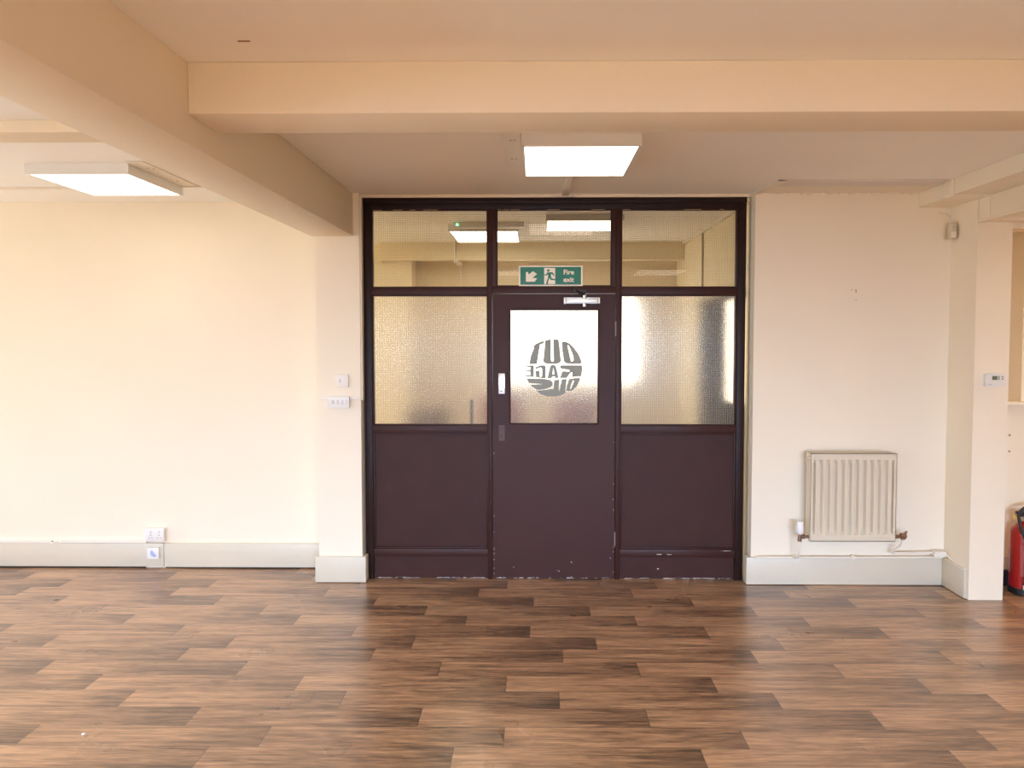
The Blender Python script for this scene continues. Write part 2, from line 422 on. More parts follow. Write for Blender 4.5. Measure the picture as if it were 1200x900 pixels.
for i in range(16):
    x = 1.50 + i*.067 + random.uniform(-.02, .02); w = random.uniform(.012, .045)
    bm_box(bm, x, x+w, 4.632, 4.646, CZ-random.uniform(.014, .022), CZ-.004, .002)
o = obj('filler_lumps', bm, WHITEP, tb); o['kind'] = 'stuff'
struct('trim_9', CREAM, [(2.552, 2.5665, 4.285, 4.33, 2.575, CZ-.001)], 'small vertical capping where the ceiling strip meets the soffit', 'capping')

# skirting
sk = 0.186
struct('baseboard_left', SKIRT, [(-5.99, -2.730, 4.920, 4.9395, .012, sk), (-2.725, -1.505, 4.917, 4.9395, .010, sk)], 'grey-white skirting board along the left bay wall', 'skirting board', bev=.003)
struct('trim_10', DARKGAP, [(-5.99, -2.87, 4.926, 4.938, .001, .012), (-2.72, -1.51, 4.926, 4.938, .001, .010)], 'dark gap under the left skirting board', 'gap')
struct('baseboard_pier', SKIRT, [(-1.522, -1.172, 4.634, 4.6555, .004, sk-.004), (-1.1995, -1.172, 4.6556, 4.715, .004, sk-.004), (-1.522, -1.5005, 4.6556, 4.915, .004, sk-.004)], 'grey-white skirting block around the foot of the pier', 'skirting board', bev=.003)
struct('baseboard_right', SKIRT, [(1.440, 2.769, 4.622, 4.6445, .004, .190), (1.440, 1.4755, 4.6446, 4.70, .004, .190)], 'grey-white skirting board under the radiator', 'skirting board', bev=.003)
struct('baseboard_pillar', SKIRT, [(2.770, 2.7895, 4.385, 4.644, .004, .190)], 'short skirting board returning along the pillar side', 'skirting board', bev=.003)
struct('wall_foot_alcove', NAVY, [(3.012, 3.69, 4.625, 4.6445, .001, .105)], 'dark navy strip along the foot of the wall behind the fire extinguisher', 'skirting board')  # dark navy strip low on the alcove wall
struct('trim_11', WHITEP, [(2.7655, 2.789, 4.38, 4.60, .1905, .198)], 'pale edge bead on the skirting at the pillar side', 'bead')

# hall beyond the screen
struct('wall_hall_back', HALLW, [(-4.2, 1.52, 7.42, 7.52, 0, CZ)], 'cream far wall of the hall beyond the glass', 'wall')
struct('wall_hall_right', HALLW, [(1.520, 1.62, 4.782, 7.60, 0, CZ)], 'cream right wall of the hall beyond the glass', 'wall')
struct('wall_hall_left', HALLW, [(-4.2, -4.1, 5.062, 7.41, 0, CZ)], 'cream left end wall of the hall', 'wall')
struct('wall_hall_pier', HALLW, [(-2.6, -1.30, 7.16, 7.419, 0, CZ-.001)], 'cream wall pier at the left of the hall', 'pier')
struct('trim_12', HALLW, [(-1.60, 1.519, 7.04, 7.155, 2.49, CZ-.001), (-4.0, -1.601, 7.15, 7.159, 2.46, CZ-.001)], 'cream beam crossing the hall ceiling beyond the glass', 'beam')

# ================================================================== GLAZED SCREEN
gp = empty('glazed_screen', (0.12, PD, 0), 'dark aubergine timber screen with wired glass panes around the door', 'partition')
FY0, FY1 = 4.715, 4.800       # frame depth
# heavy outer frame; the dim light up there is put into darker paint
boxes('outer_frame', mat('aubergine_gloss_shaded', (0.020, 0.008, 0.006), 0.45, spec=.2, noise=.15, nscale=5, bump=.3, bscale=35), [(-1.188, -1.135, FY0, FY1, 0, 2.648), (1.385, 1.440, FY0, FY1, 0, 2.648), (-1.135, 1.385, FY0, FY1, 2.572, 2.648),
      (-1.188, 1.440, FY0-.012, FY0, 2.612, 2.648)], gp, bev=.003)
boxes('mullion', AUB, [(-0.332, -0.304, FY0, FY1, 0, 2.5715)], gp, bev=.003)
boxes('mullion', AUB, [(-0.304, -0.272, FY0+.002, FY1, 2.045, 2.5715)], gp, bev=.003)
boxes('mullion', AUB, [(0.552, 0.585, FY0, FY1, 0, 2.5715)], gp, bev=.003)
boxes('mullion', AUB, [(0.522, 0.552, FY0+.002, FY1, 2.045, 2.5715)], gp, bev=.003)
boxes('transom', AUB, [(-1.135, -0.332, FY0+.001, FY1, 1.985, 2.037)], gp, bev=.003)
boxes('transom', AUB, [(-0.304, 0.552, FY0+.001, FY1, 1.998, 2.045)], gp, bev=.003)
boxes('transom', AUB, [(0.585, 1.385, FY0+.001, FY1, 1.985, 2.037)], gp, bev=.003)
for x0, x1 in ((-1.135, -0.332), (0.585, 1.385)):
    boxes('rail', AUB, [(x0, x1, FY0+.001, FY1, 1.030, 1.082)], gp, bev=.003)
    boxes('rail', AUB, [(x0, x1, FY0+.001, FY1, .160, .215)], gp, bev=.003)
    boxes('lower_panel', AUBD, [(x0-.001, x1+.001, FY0+.022, FY0+.040, .210, 1.035)], gp)
    boxes('kick_panel', AUBD, [(x0-.001, x1+.001, FY0+.018, FY0+.040, .004, .165)], gp)
    # thin beads round the lower panel
    boxes('panel_bead', AUB, [(x0, x0+.012, FY0+.008, FY0+.022, .215, 1.030), (x1-.012, x1, FY0+.008, FY0+.022, .215, 1.030),
          (x0+.012, x1-.012, FY0+.008, FY0+.022, 1.018, 1.030), (x0+.012, x1-.012, FY0+.008, FY0+.022, .215, .227)], gp, bev=.003)
# glazing beads + panes
PANES = [(-1.135, -0.332, 2.037, 2.5715, CLEARG), (-0.272, 0.522, 2.045, 2.5715, CLEARG), (0.585, 1.385, 2.037, 2.5715, CLEARG),
         (-1.135, -0.332, 1.082, 1.985, OBSG), (0.585, 1.385, 1.082, 1.985, OBSG)]
for x0, x1, z0, z1, gm in PANES:
    g = box('glass_pane', gm, (x0+.002, x1-.002, FY0+.034, FY0+.040, z0+.002, z1-.002), gp)
    g['label'] = 'clear wired glass' if gm is CLEARG else 'obscured wired glass'
    b = .008
    boxes('glazing_bead', AUB, [(x0, x0+b, FY0+.012, FY0+.034, z0, z1), (x1-b, x1, FY0+.012, FY0+.034, z0, z1),
          (x0+b, x1-b, FY0+.012, FY0+.034, z0, z0+b), (x0+b, x1-b, FY0+.012, FY0+.034, z1-b, z1)], gp, bev=.002)
# cream putty and paint smears at pane edges
bm = bmesh.new(); random.seed(11)
for x0, x1, z0, z1, gm in PANES[:3]:
    x = x0 + .01
    while x < x1-.06:
        w = random.uniform(.02, .12)
        if random.random() < .6: bm_box(bm, x, min(x+w, x1-.01), FY0+.010, FY0+.013, z1-.004, z1-.0005)
        x += w + random.uniform(.01, .08)
o = obj('putty_smears', bm, mat('yellowed_putty', (0.48, 0.33, 0.2), .8), gp)
o['label'] = 'pale smears of old putty along the head of the panes'; o['kind'] = 'stuff'
bm = bmesh.new()
def chips(bm, x0, x1, z, y, n, smax=.03):
    for i in range(n):
        x = random.uniform(x0, x1); w = random.uniform(.003, smax); h = random.uniform(.0015, .005)
        bm_box(bm, x, min(x1, x+w), y-.0012, y+.001, z, z+h)
chips(bm, -1.12, -.36, .004, FY0+.018, 34, .06); chips(bm, .60, 1.36, .004, FY0+.018, 34, .06)
chips(bm, 1.28, 1.36, .205, FY0+.001, 5); chips(bm, .78, .95, .178, FY0+.001, 4)
bm_box(bm, .85, .862, FY0+.0165, FY0+.019, .070, .076)
o = obj('paint_chips', bm, CHIP, gp); o['label'] = 'white chips along the bottom edge'; o['kind'] = 'stuff'

# ---- door
door = empty('door_1', (0.123, PD, 0), 'dark aubergine door with frosted glass panel and grey round lettering', 'door', kind='structure')
DX0, DX1, DZ1 = -.300, .548, 1.993
DY0, DY1 = 4.722, 4.766
GX0, GX1, GZ0, GZ1 = -.185, .437, 1.088, 1.890
bm = bmesh.new()
bm_box(bm, DX0, GX0, DY0, DY1, .006, DZ1); bm_box(bm, GX1, DX1, DY0, DY1, .006, DZ1)
bm_box(bm, GX0, GX1, DY0, DY1, .006, GZ0); bm_box(bm, GX0, GX1, DY0, DY1, GZ1, DZ1)
obj('door_leaf', bm, mat('aubergine_door_paint', (0.046, 0.0145, 0.012), .48, spec=.22, noise=.12, nscale=4, bump=.3, bscale=30), door)
dg = box('glass_pane', OBSG, (GX0+.001, GX1-.001, DY0+.018, DY0+.024, GZ0+.001, GZ1-.001), door)
boxes('glazing_bead', AUB, [(GX0, GX0+.010, DY0+.002, DY0+.018, GZ0, GZ1), (GX1-.010, GX1, DY0+.002, DY0+.018, GZ0, GZ1),
      (GX0+.01, GX1-.01, DY0+.002, DY0+.018, GZ0, GZ0+.010), (GX0+.01, GX1-.01, DY0+.002, DY0+.018, GZ1-.010, GZ1)], door, bev=.003)
# lettering (seen from its back, so it reads mirrored)
def L(P):
    return [(0.1215 + (x-437)/302*.200, 1.482 - (y-455)/302*.200) for x, y in P]
polys = [
 [(203,255),(250,205),(300,182),(346,166),(334,200),(296,212),(264,415),(184,418),(200,330),(236,238),(215,250)],
 [(352,168),(410,153),(411,370),(418,386),(428,388),(438,385),(441,370),(434,153),(492,158),(500,230),(517,385),(500,405),(460,413),(370,412),(342,402),(332,385),(340,280)],
 [(525,182),(560,178),(600,195),(650,240),(700,310),(725,365),(732,395),(724,412),(600,412),(562,404),(547,385),(530,280)],
 [(232,430),(232,553),(196,550),(144,541),(144,533),(194,534),(194,494),(142,489),(142,481),(196,478),(196,447),(133,440),(133,432)],
 [(357,440),(345,427),(300,428),(247,448),(249,470),(300,452),(318,462),(318,540),(312,552),(297,550),(290,487),(250,487),(256,552),(300,560),(358,566)],
 [(375,563),(402,440),(420,424),(448,424),(464,440),(492,558),(458,563),(452,545),(425,545),(418,563)],
 [(738,430),(740,480),(730,540),(634,553),(632,500),(616,505),(578,560),(505,560),(530,495),(540,490),(600,495),(612,486),(600,476),(530,468),(508,455),(505,440),(520,427)],
 [(155,568),(340,570),(405,582),(430,605),(430,640),(400,662),(320,682),(272,687),(235,665),(190,634),(330,626),(180,615)],
 [(262,695),(350,688),(430,676),(438,690),(445,582),(500,577),(492,690),(505,695),(525,575),(577,572),(560,705),(572,715),(520,742),(440,757),(380,755),(310,735)],
 [(600,572),(715,557),(712,590),(680,650),(640,690),(570,700),(580,650)],
]
holes = [
 [(583,216),(600,226),(622,275),(645,330),(648,378),(634,388),(620,380),(600,290)],
 [(437,455),(449,525),(427,525)],
 [(640,588),(656,586),(640,640),(622,680),(608,682),(622,630)],
]
dl = decal_mesh('round_lettering', [L(p) for p in polys], [L(p) for p in holes], DECAL, dg, DY0+.0165, DY0+.0178)
dl['label'] = 'grey round mirrored lettering OUT RAGE OUS'
# night latch
bm = bmesh.new(); bm_box(bm, -.259, -.212, DY0-.022, DY0, 1.303, 1.447, .004)
lk = obj('night_latch', bm, CHROME, door, smooth=True); lk['label'] = 'polished steel night latch case'
bm = bmesh.new()
bm_lathe(bm, [(0.001, 0), (.017, 0), (.019, .004), (.019, .014), (.015, .018), (.001, .018)], 0, 0, 28)
bm.transform(Matrix.Translation((-.236, DY0-.022, 1.340)) @ Matrix.Rotation(math.pi/2, 4, 'X')); bm_box(bm, -.243, -.229, DY0-.050, DY0-.036, 1.325, 1.372, .003)
obj('thumb_turn', bm, mat('bright_steel', (.85, .85, .85), .2, metal=1.0), lk, smooth=True)
for z in (1.062, 1.010):
    bm = bmesh.new(); bm_cyl(bm, (-.237, DY0-.0006, z), (-.237, DY0+.002, z), .0075); k = obj('keyhole', bm, BLACK, door)
bm = bmesh.new(); bm_box(bm, -.257, -.216, DY0-.0005, DY0+.001, .975, 1.085); obj('old_lock_patch', bm, mat('worn_paint', (.085, .045, .042), .6, noise=.3, nscale=60), door)
for z in (1.752, .288):
    bm = bmesh.new(); bm_cyl(bm, (.5505, DY0-.004, z-.05), (.5505, DY0-.004, z+.05), .0055, seg=14)
    h = obj('hinge', bm, mat('worn_hinge', (.25, .2, .2), .45, metal=.7), door, smooth=True)
bm = bmesh.new(); random.seed(5)
chips(bm, DX0+.02, DX1-.03, .008, DY0, 26, .03)
for i in range(26):
    x = random.choice([random.uniform(DX0+.005, DX1-.01), DX0+.006, DX1-.008]); z = random.uniform(.02, .24) if random.random() < .6 else random.uniform(.2, 1.0)
    if DX0+.02 < x < DX1-.02: z = random.uniform(.01, .16)
    bm_box(bm, x, x+random.uniform(.002, .005), DY0-.0006, DY0+.001, z, z+random.uniform(.002, .007))
o = obj('paint_chips', bm, CHIP, door); o['kind'] = 'stuff'
# door closer
dc = box('door_closer', SATIN, (.205, .425, DY0-.045, DY0-.004, 1.928, 1.962), door, bev=.004); dc['label'] = 'silver overhead door closer'
each('end_cap', SATIN, [(.190, .204, DY0-.048, DY0-.002, 1.922, 1.966), (.426, .438, DY0-.048, DY0-.002, 1.924, 1.966)], dc, bev=.003)
box('mounting_plate', SATIN, (.195, .435, DY0-.004, DY0, 1.926, 1.968), dc)
bm = bmesh.new(); bm_cyl(bm, (.333, DY0-.026, 1.905), (.333, DY0-.026, 1.985), .013, seg=20); obj('spindle', bm, CHROME, dc, smooth=True)
bm = bmesh.new()
bm_tube(bm, [(.333, DY0-.028, 1.990), (.295, DY0-.06, 1.998), (.262, DY0-.085, 2.012)], .011, 8, 4)
bm_tube(bm, [(.262, DY0-.085, 2.018), (.268, DY0-.05, 2.010), (.300, DY0-.016, 2.006)], .008, 8, 4)
bm_cyl(bm, (.262, DY0-.085, 2.002), (.262, DY0-.085, 2.026), .012, seg=14)
bm_box(bm, .285, .345, DY0-.022, DY0-.008, 1.998, 2.020, .003)
a = obj('closer_arm', bm, BLACK, dc, smooth=True); a['label'] = 'black folded closer arm'

# ---- fire exit sign on the transom pane
SX0, SX1, SZ0, SZ1, SY = -.118, .322, 2.047, 2.186, FY0+.004
sg = empty('fire_exit_sign', (.102, SY, SZ0), 'green and cream Fire exit sign over the door', 'sign')
box('sign_plate', PHOTO, (SX0, SX1, SY, SY+.003, SZ0, SZ1), sg)
def sp(u, v):  # u,v in crop pixels of the sign face
    return (SX0 + (u-83)/(915-83)*(SX1-SX0), SZ0 + (406-v)/(406-133)*(SZ1-SZ0))
def sgn(name, polys, m, layer, holes=[]):
    return decal_mesh(name, [[sp(*p) for p in P] for P in polys], [[sp(*p) for p in P] for P in holes], m, sg, SY-.0008*layer, SY-.0008*layer+.0009)
sgn('green_field', [[(103,150),(893,150),(893,388),(103,388)]], GREEN, 1)
sgn('arrow', [[(176,218),(205,218),(210,252),(268,205),(320,245),(262,296),(322,302),(290,348),(176,348)]], PHOTO, 2)
sgn('doorway', [[(413,162),(557,162),(557,380),(413,380)]], PHOTO, 2)
hd = [(467+17*math.cos(a*math.pi/8), 198+17*math.sin(a*math.pi/8)) for a in range(16)]
sgn('running_figure', [hd, [(455,222),(520,220),(548,262),(536,268),(508,238),(498,262),(510,305),(572,318),(570,330),(500,326),(482,296),(464,350),(462,380),(436,380),(446,345),(462,300),(466,250),(448,262),(416,264),(414,252),(440,248)]], GREEN, 3)
text_mesh('sign_text', 'Fire', .046, sp(663,250)[0], sp(663,250)[1], SY-.0022, PHOTO, sg, bold=.0011, sx=1.02)
text_mesh('sign_text', 'exit', .046, sp(663,350)[0], sp(663,350)[1], SY-.0022, PHOTO, sg, bold=.0011, sx=1.02)

# ================================================================== CEILING LAMPS
def ceiling_lamp(x0, x1, y0, y1, label, h=.060, m=None, group='square ceiling light panels'):
    cx, cy = (x0+x1)/2, (y0+y1)/2
    t = empty('ceiling_light', (cx, cy, CZ), label, 'ceiling light', group)
    z = CZ - h
    bm = bmesh.new(); b = .014
    bm_box(bm, x0, x1, y0, y0+b, z, CZ-.0006); bm_box(bm, x0, x1, y1-b, y1, z, CZ-.0006)
    bm_box(bm, x0, x0+b, y0+b, y1-b, z, CZ-.0006); bm_box(bm, x1-b, x1, y0+b, y1-b, z, CZ-.0006)
    obj('housing', bm, HOUSING, t)
    bm = bmesh.new(); bm_box(bm, x0+b, x1-b, y0+b, y1-b, z+.002, z+.008)
    obj('diffuser', bm, m or DIFF, t)
    return t
ceiling_lamp(-.070, .508, 3.315, 3.940, 'square white LED light panel on the ceiling in front of the glazed screen')
ceiling_lamp(-2.870, -2.285, 3.845, 4.440, 'square white LED light panel on the left bay ceiling')
ceiling_lamp(-.55, .05, -.70, .08, 'square white LED light panel above the viewer, mirrored behind the exit sign', m=DIFFR)
ceiling_lamp(1.40, 2.08, -.72, .17, 'square white LED light panel above the viewer, mirrored in the right transom pane', m=DIFFR)
t = ceiling_lamp(-.758, -.150, 5.93, 6.63, 'bright light panel with green indicator in the hall', group='light panels in the hall', m=DIFFB)
bm = bmesh.new(); bm_box(bm, -.70, -.10, 5.80, 5.925, CZ-.045, CZ-.001, .003); obj('emergency_pack', bm, HOUSING, t)
bm = bmesh.new(); bmesh.ops.create_uvsphere(bm, u_segments=12, v_segments=8, radius=.010, matrix=Matrix.Translation((-.665, 5.80, CZ-.025))); obj('indicator', bm, LED, t)
ceiling_lamp(.080, .700, 5.46, 6.02, 'softer glowing panel added in the hall in place of a reflected ceiling light, right of the brighter one', m=DIFFH, group='light panels in the hall', h=.05)  # dim panel added to stand in for a lamp reflection in the glass

ceiling_lamp(4.1, 4.7, 3.3, 3.9, 'unseen light panel added out of frame beyond the pillar to brighten the recess', m=DIFFW)  # unseen warm lamp added to brighten the recess
# old blanking boards beside the lamps
def screws(bm, pts, z):
    for x, y in pts: bm_cyl(bm, (x, y, z-.0015), (x, y, z), .006, seg=10)
def blank(x0, x1, y0, y1, label, spts):
    o = empty('blanking_board', ((x0+x1)/2, (y0+y1)/2, CZ), label, 'blanking board')
    bm = bmesh.new(); bm_box(bm, x0, x1, y0, y1, CZ-.008, CZ-.0005, .002); obj('board', bm, WHITEP, o)
    for p_ in spts:
        bm = bmesh.new(); screws(bm, [p_], CZ-.0079); obj('screw', bm, GREYBTN, o)
blank(-.165, -.074, 3.290, 3.890, 'off-white blanking board left of the centre light panel', [(-.125, 3.40), (-.105, 3.40), (-.130, 3.75), (-.108, 3.75)])
blank(-2.280, -2.175, 3.80, 4.40, 'off-white blanking board right of the left light panel', [(-2.22, 3.93), (-2.20, 3.95), (-2.22, 4.25)])

def trunk(name, dims, label, cat='cable trunking', m=WHITEP, bev=.002):
    return tag(box(name, m, dims, None, bev), label, cat)
o = trunk('cable_trunking', (.176, .222, 3.945, 4.712, CZ-.016, CZ-.0005), 'white cable trunking from the centre light panel to the door screen')
box('end_block', WHITEP, (.13, .26, 4.685, 4.712, CZ-.020, CZ-.0005), o, bev=.002)
trunk('cable_trunking', (-5.9, -2.875, 4.455, 4.475, CZ-.012, CZ-.0005), 'thin white trunking on the ceiling left of the left light panel')
trunk('cable_trunking', (-2.280, -1.532, 4.405, 4.425, CZ-.012, CZ-.0005), 'thin white trunking between the left light panel and the deep beam')
trunk('scribe_strip', (-1.1995, 1.475, 4.700, 4.735, 2.649, CZ-.0005), 'pale painted strip along the head of the dark screen', 'filler strip', m=CREAM)
trunk('cable_trunking', (-1.1995, -1.1885, 4.665, 4.71, 1.262, 2.648), 'slim cream trunking running down the pier edge beside the screen', m=CREAM)
trunk('cable_trunking', (-1.485, -1.1995, 4.647, 4.6558, 1.268, 1.282), 'thin white trunking across the pier behind the switch box', m=WHITE)
bm = bmesh.new(); bm_tube(bm, [(-1.560, 4.938, 1.262), (-1.545, 4.91, 1.272), (-1.532, 4.90, 1.285), (-1.515, 4.905, 1.29)], .007, 8, 4)
tag(obj('cable_stub', bm, BLACK), 'short black cable end poking out beside the pier', 'cable')

# ================================================================== SWITCHES, SOCKETS
t = empty('light_switch', (-1.3255, 4.6555, 1.351), 'square white single light switch on the pier', 'light switch')
box('switch_plate', WHITE, (-1.369, -1.281, 4.638, 4.6555, 1.353, 1.441), t, bev=.003)
box('rocker', mat('rocker_white', (.72, .69, .65), .3), (-1.345, -1.331, 4.634, 4.639, 1.385, 1.409), t, bev=.002)
t = empty('switch_box', (-1.345, 4.6555, 1.211), 'white wide switch box with four rockers on the pier', 'light switch')
box('back_box', WHITE, (-1.415, -1.273, 4.628, 4.6465, 1.213, 1.291), t, bev=.003)
box('switch_plate', mat('plate_white', (.82, .79, .74), .3), (-1.417, -1.271, 4.621, 4.628, 1.211, 1.293), t, bev=.002)
for i in range(4):
    x = -1.392 + i*.032
    box('rocker', mat('rocker_white', (0, 0, 0)), (x, x+.018, 4.617, 4.622, 1.238, 1.268), t, bev=.002)

t = empty('double_socket', (-2.785, 4.9395, .197), 'white double wall socket standing on the left skirting', 'socket')
box('back_box', WHITE, (-2.851, -2.716, 4.905, 4.9395, .200, .299), t, bev=.003)
box('face_plate', mat('plate_white', (0, 0, 0)), (-2.854, -2.712, 4.897, 4.905, .212, .302), t, bev=.002)
for x in (-2.81, -2.748):
    box('rocker', mat('rocker_white', (0, 0, 0)), (x-.007, x+.007, 4.893, 4.898, .268, .284), t, bev=.001)
    each('pin_hole', GREYBTN, [(x-.003, x+.003, 4.8965, 4.8975, .248, .256), (x-.014, x-.007, 4.8965, 4.8975, .230, .235), (x+.007, x+.014, 4.8965, 4.8975, .230, .235)], t)
t = empty('phone_socket', (-2.795, 4.92, .076), 'small square telephone socket on the left skirting below the double socket', 'socket')
box('face_plate', mat('plate_white', (0, 0, 0)), (-2.840, -2.753, 4.898, 4.9195, .076, .158), t, bev=.003)
decal_mesh('blue_mark', [[(-2.812, .138), (-2.800, .140), (-2.792, .125), (-2.778, .110), (-2.770, .098), (-2.785, .090), (-2.805, .098), (-2.815, .115)]], [], BLUEMK, t, 4.8972, 4.8984)
tag(box('skirting_trunking', WHITE, (-5.9, -3.555, 4.918, 4.9395, .1865, .200), None, .002), 'white mini trunking on the left skirting, far left length', 'cable trunking')
bm = bmesh.new(); bm_box(bm, -3.50, -2.855, 4.916, 4.9395, .188, .203, .002)
bm_tube(bm, [(-3.57, 4.928, .195), (-3.545, 4.915, .186), (-3.52, 4.915, .196), (-3.49, 4.928, .195)], .005, 8, 4)
tag(obj('skirting_trunking', bm, WHITE), 'white mini trunking on the left skirting running up to the double socket', 'cable trunking')

# marks on wall and ceiling
for x, z, r_, lb in ((2.159, 2.013, .0045, 'small screw hole high on the right wall, upper of a close pair'), (2.160, 2.001, .0045, 'small screw hole high on the right wall, lower of a close pair'),
      (2.130, 2.014, .003, 'faint screw hole left of the close pair on the right wall'), (2.161, 1.945, .003, 'faint screw hole below the close pair on the right wall')):
    bm = bmesh.new(); bm_cyl(bm, (x, 4.6440, z), (x, 4.6452, z), r_, seg=8)
    tag(obj('screw_hole', bm, mat('hole_brown', (.28, .13, .06), .9)), lb, 'screw hole')
bm = bmesh.new(); bm_box(bm, -.985, -.945, 2.283, 2.290, CZ-.0015, CZ+.001)
tag(obj('ceiling_scratch', bm, mat('hole_brown', (0, 0, 0))), 'small dark scratch on the ceiling near the deep beam', 'mark')
bm = bmesh.new(); bm_lathe(bm, [(.001, .006), (.006, .004), (.009, .0005), (.001, .0005)], -1.93, 2.83, 10)
tag(obj('paper_scrap', bm, CHIP), 'tiny white scrap on the floor at lower left', 'scrap')

# ================================================================== RADIATOR
RX0, RX1, RZ0, RZ1, RY = 1.818, 2.384, .340, .928, 4.50
rad = empty('radiator', (2.1, 4.57, RZ0), 'cream ribbed panel radiator on the right wall', 'radiator')
bm = bmesh.new()
NX, NZ = 198, 40
NF = 11; mz = .045; mxx = .020
def prof(u, v):
    if not (0 < u < 1): return 0
    p = (u*NF) % 1.0
    w = .5-.5*math.cos(2*math.pi*p)            # 0 at groove, 1 at ridge middle
    w = min(1, max(0, (w-.12)/.55)); w = w*w*(3-2*w)
    e = min(1, v/.035, (1-v)/.035); e = max(0, e); e = e*e*(3-2*e)
    return (1-w)*e
grid = []
for j in range(NZ+1):
    tz = j/NZ
    tz = .5-.5*math.cos(math.pi*tz)
    z = RZ0 + tz*(RZ1-RZ0); row = []
    for i in range(NX+1):
        x = RX0 + i/NX*(RX1-RX0)
        u = (x-RX0-mxx)/(RX1-RX0-2*mxx); v = (z-RZ0-mz)/(RZ1-RZ0-2*mz)
        d = prof(u, v)*.023 if 0 <= v <= 1 else 0
        row.append(bm.verts.new((x, RY+d, z)))
    grid.append(row)
for j in range(NZ):
    for i in range(NX): bm.faces.new((grid[j][i], grid[j][i+1], grid[j+1][i+1], grid[j+1][i]))
o = obj('front_panel', bm, RADW, rad, smooth=True)
bm = bmesh.new()
bm_box(bm, RX0, RX1, RY+.0245, RY+.028, RZ0, RZ1)                       # rear sheet
bm_box(bm, RX0, RX1, RY, RY+.028, RZ0-.002, RZ0+.004); bm_box(bm, RX0, RX1, RY, RY+.028, RZ1-.004, RZ1)
bm_box(bm, RX0-.001, RX0+.003, RY, RY+.028, RZ0, RZ1); bm_box(bm, RX1-.003, RX1+.001, RY, RY+.028, RZ0, RZ1)
obj('water_panel', bm, RADW, rad)
each('side_cover', RADW, [(RX0+.006, RX0+.010, RY+.028, 4.595, RZ0+.004, RZ1-.002), (RX1-.010, RX1-.006, RY+.028, 4.595, RZ0+.004, RZ1-.002)], rad)
bm = bmesh.new()
for i in range(46):
    x = RX0+.014 + i*(RX1-RX0-.028)/45
    bm_box(bm, x-.002, x+.002, RY+.030, 4.593, RZ1-.008, RZ1-.002)
bm_box(bm, RX0+.0105, RX1-.0105, RY+.029, 4.594, RZ1-.012, RZ1-.007); bm_box(bm, RX0+.010, RX1-.010, RY+.029, RY+.033, RZ1-.010, RZ1+.002); bm_box(bm, RX0+.010, RX1-.010, 4.590, 4.595, RZ1-.010, RZ1+.002)
obj('top_grille', bm, RADW, rad)
each('wall_bracket', RADW, [(RX0+.09, RX0+.12, 4.596, 4.6445, RZ0+.1, RZ1-.08), (RX1-.12, RX1-.09, 4.596, 4.6445, RZ0+.1, RZ1-.08)], rad)
bm = bmesh.new(); bm_cyl(bm, (RX0-.018, RY+.014, RZ1-.030), (RX0, RY+.014, RZ1-.030), .010, seg=16); obj('bleed_plug', bm, RADW, rad, smooth=True)
# thermostatic valve (left)
vx, vy = 1.757, 4.515
bm = bmesh.new(); bm_lathe(bm, [(.001, .472), (.018, .470), (.024, .460), (.026, .430), (.025, .400), (.021, .390), (.018, .386), (.001, .386)], vx, vy, 28)
v = obj('thermostatic_head', bm, mat('valve_white', (.84,.81,.77), .35), rad, smooth=True); v['label'] = 'white thermostatic valve head'
bm = bmesh.new(); bm_cyl(bm, (vx, vy, .386), (vx, vy, .345), .011, seg=16); bm_cyl(bm, (vx, vy, .368), (RX0+.004, RY+.014, .368), .009, seg=16)
bm_cyl(bm, (vx+.014, vy-.002, .368), (vx+.034, vy-.002, .368), .015, seg=6); bm_cyl(bm, (vx, vy, .352), (vx, vy, .336), .014, seg=6)
obj('valve_body', bm, BRASS, rad, smooth=False)
# lockshield valve (right)
wx, wy = 2.440, 4.515
bm = bmesh.new(); bm_cyl(bm, (RX1-.004, RY+.014, .370), (wx, wy, .370), .009, seg=16); bm_cyl(bm, (RX1+.006, RY+.014, .370), (RX1+.026, RY+.014, .370), .014, seg=6)
bm_cyl(bm, (wx, wy, .350), (wx, wy, .392), .014, seg=16); bm_cyl(bm, (wx-.016, wy, .374), (wx+.020, wy, .374), .017, seg=8)
bm_tube(bm, [(wx, wy, .385), (wx+.012, wy-.01, .398), (wx+.020, wy-.012, .408)], .007, 8, 3); bm_cyl(bm, (wx+.014, wy, .352), (wx+.022, wy, .408), .006, seg=8)
obj('lockshield_valve', bm, BRASS, rad, smooth=False)
# pipes
py_ = 4.605
bm = bmesh.new()
bm_tube(bm, [(vx, vy, .340), (vx, vy, .26), (vx-.008, vy+.03, .215), (vx-.010, py_, .2045)], .0075, 12, 5)
tag(obj('valve_pipe', bm, WHITEP, None, True), 'white pipe dropping from the left radiator valve', 'heating pipe')
bm = bmesh.new(); bm_tube(bm, [(1.50, py_, .1985), (1.9, py_, .199), (2.3, py_, .200), (2.762, py_, .202)], .0075, 12, 4)
p = tag(obj('heating_pipe', bm, WHITEP, None, True), 'long white heating pipe along the top of the right skirting', 'heating pipe')
bm = bmesh.new(); bm_box(bm, 2.145, 2.165, 4.592, 4.622, .1905, .214, .002); obj('pipe_clip', bm, WHITEP, p)
bm = bmesh.new(); bm_tube(bm, [(wx, wy, .349), (wx-.008, wy+.01, .31), (wx-.03, wy+.05, .262), (wx-.030, 4.585, .242), (wx+.02, 4.59, .236), (2.62, 4.60, .236), (2.688, 4.60, .237)], .0075, 12, 6)
tag(obj('return_pipe', bm, WHITEP, None, True), 'white pipe from the right radiator valve to the pillar corner', 'heating pipe')
bm = bmesh.new(); bm_box(bm, 2.690, 2.770, 4.575, 4.622, .212, .250, .004); bm_tube(bm, [(2.765, 4.585, .232), (2.778, 4.53, .21), (2.778, 4.50, .20)], .006, 8, 4)
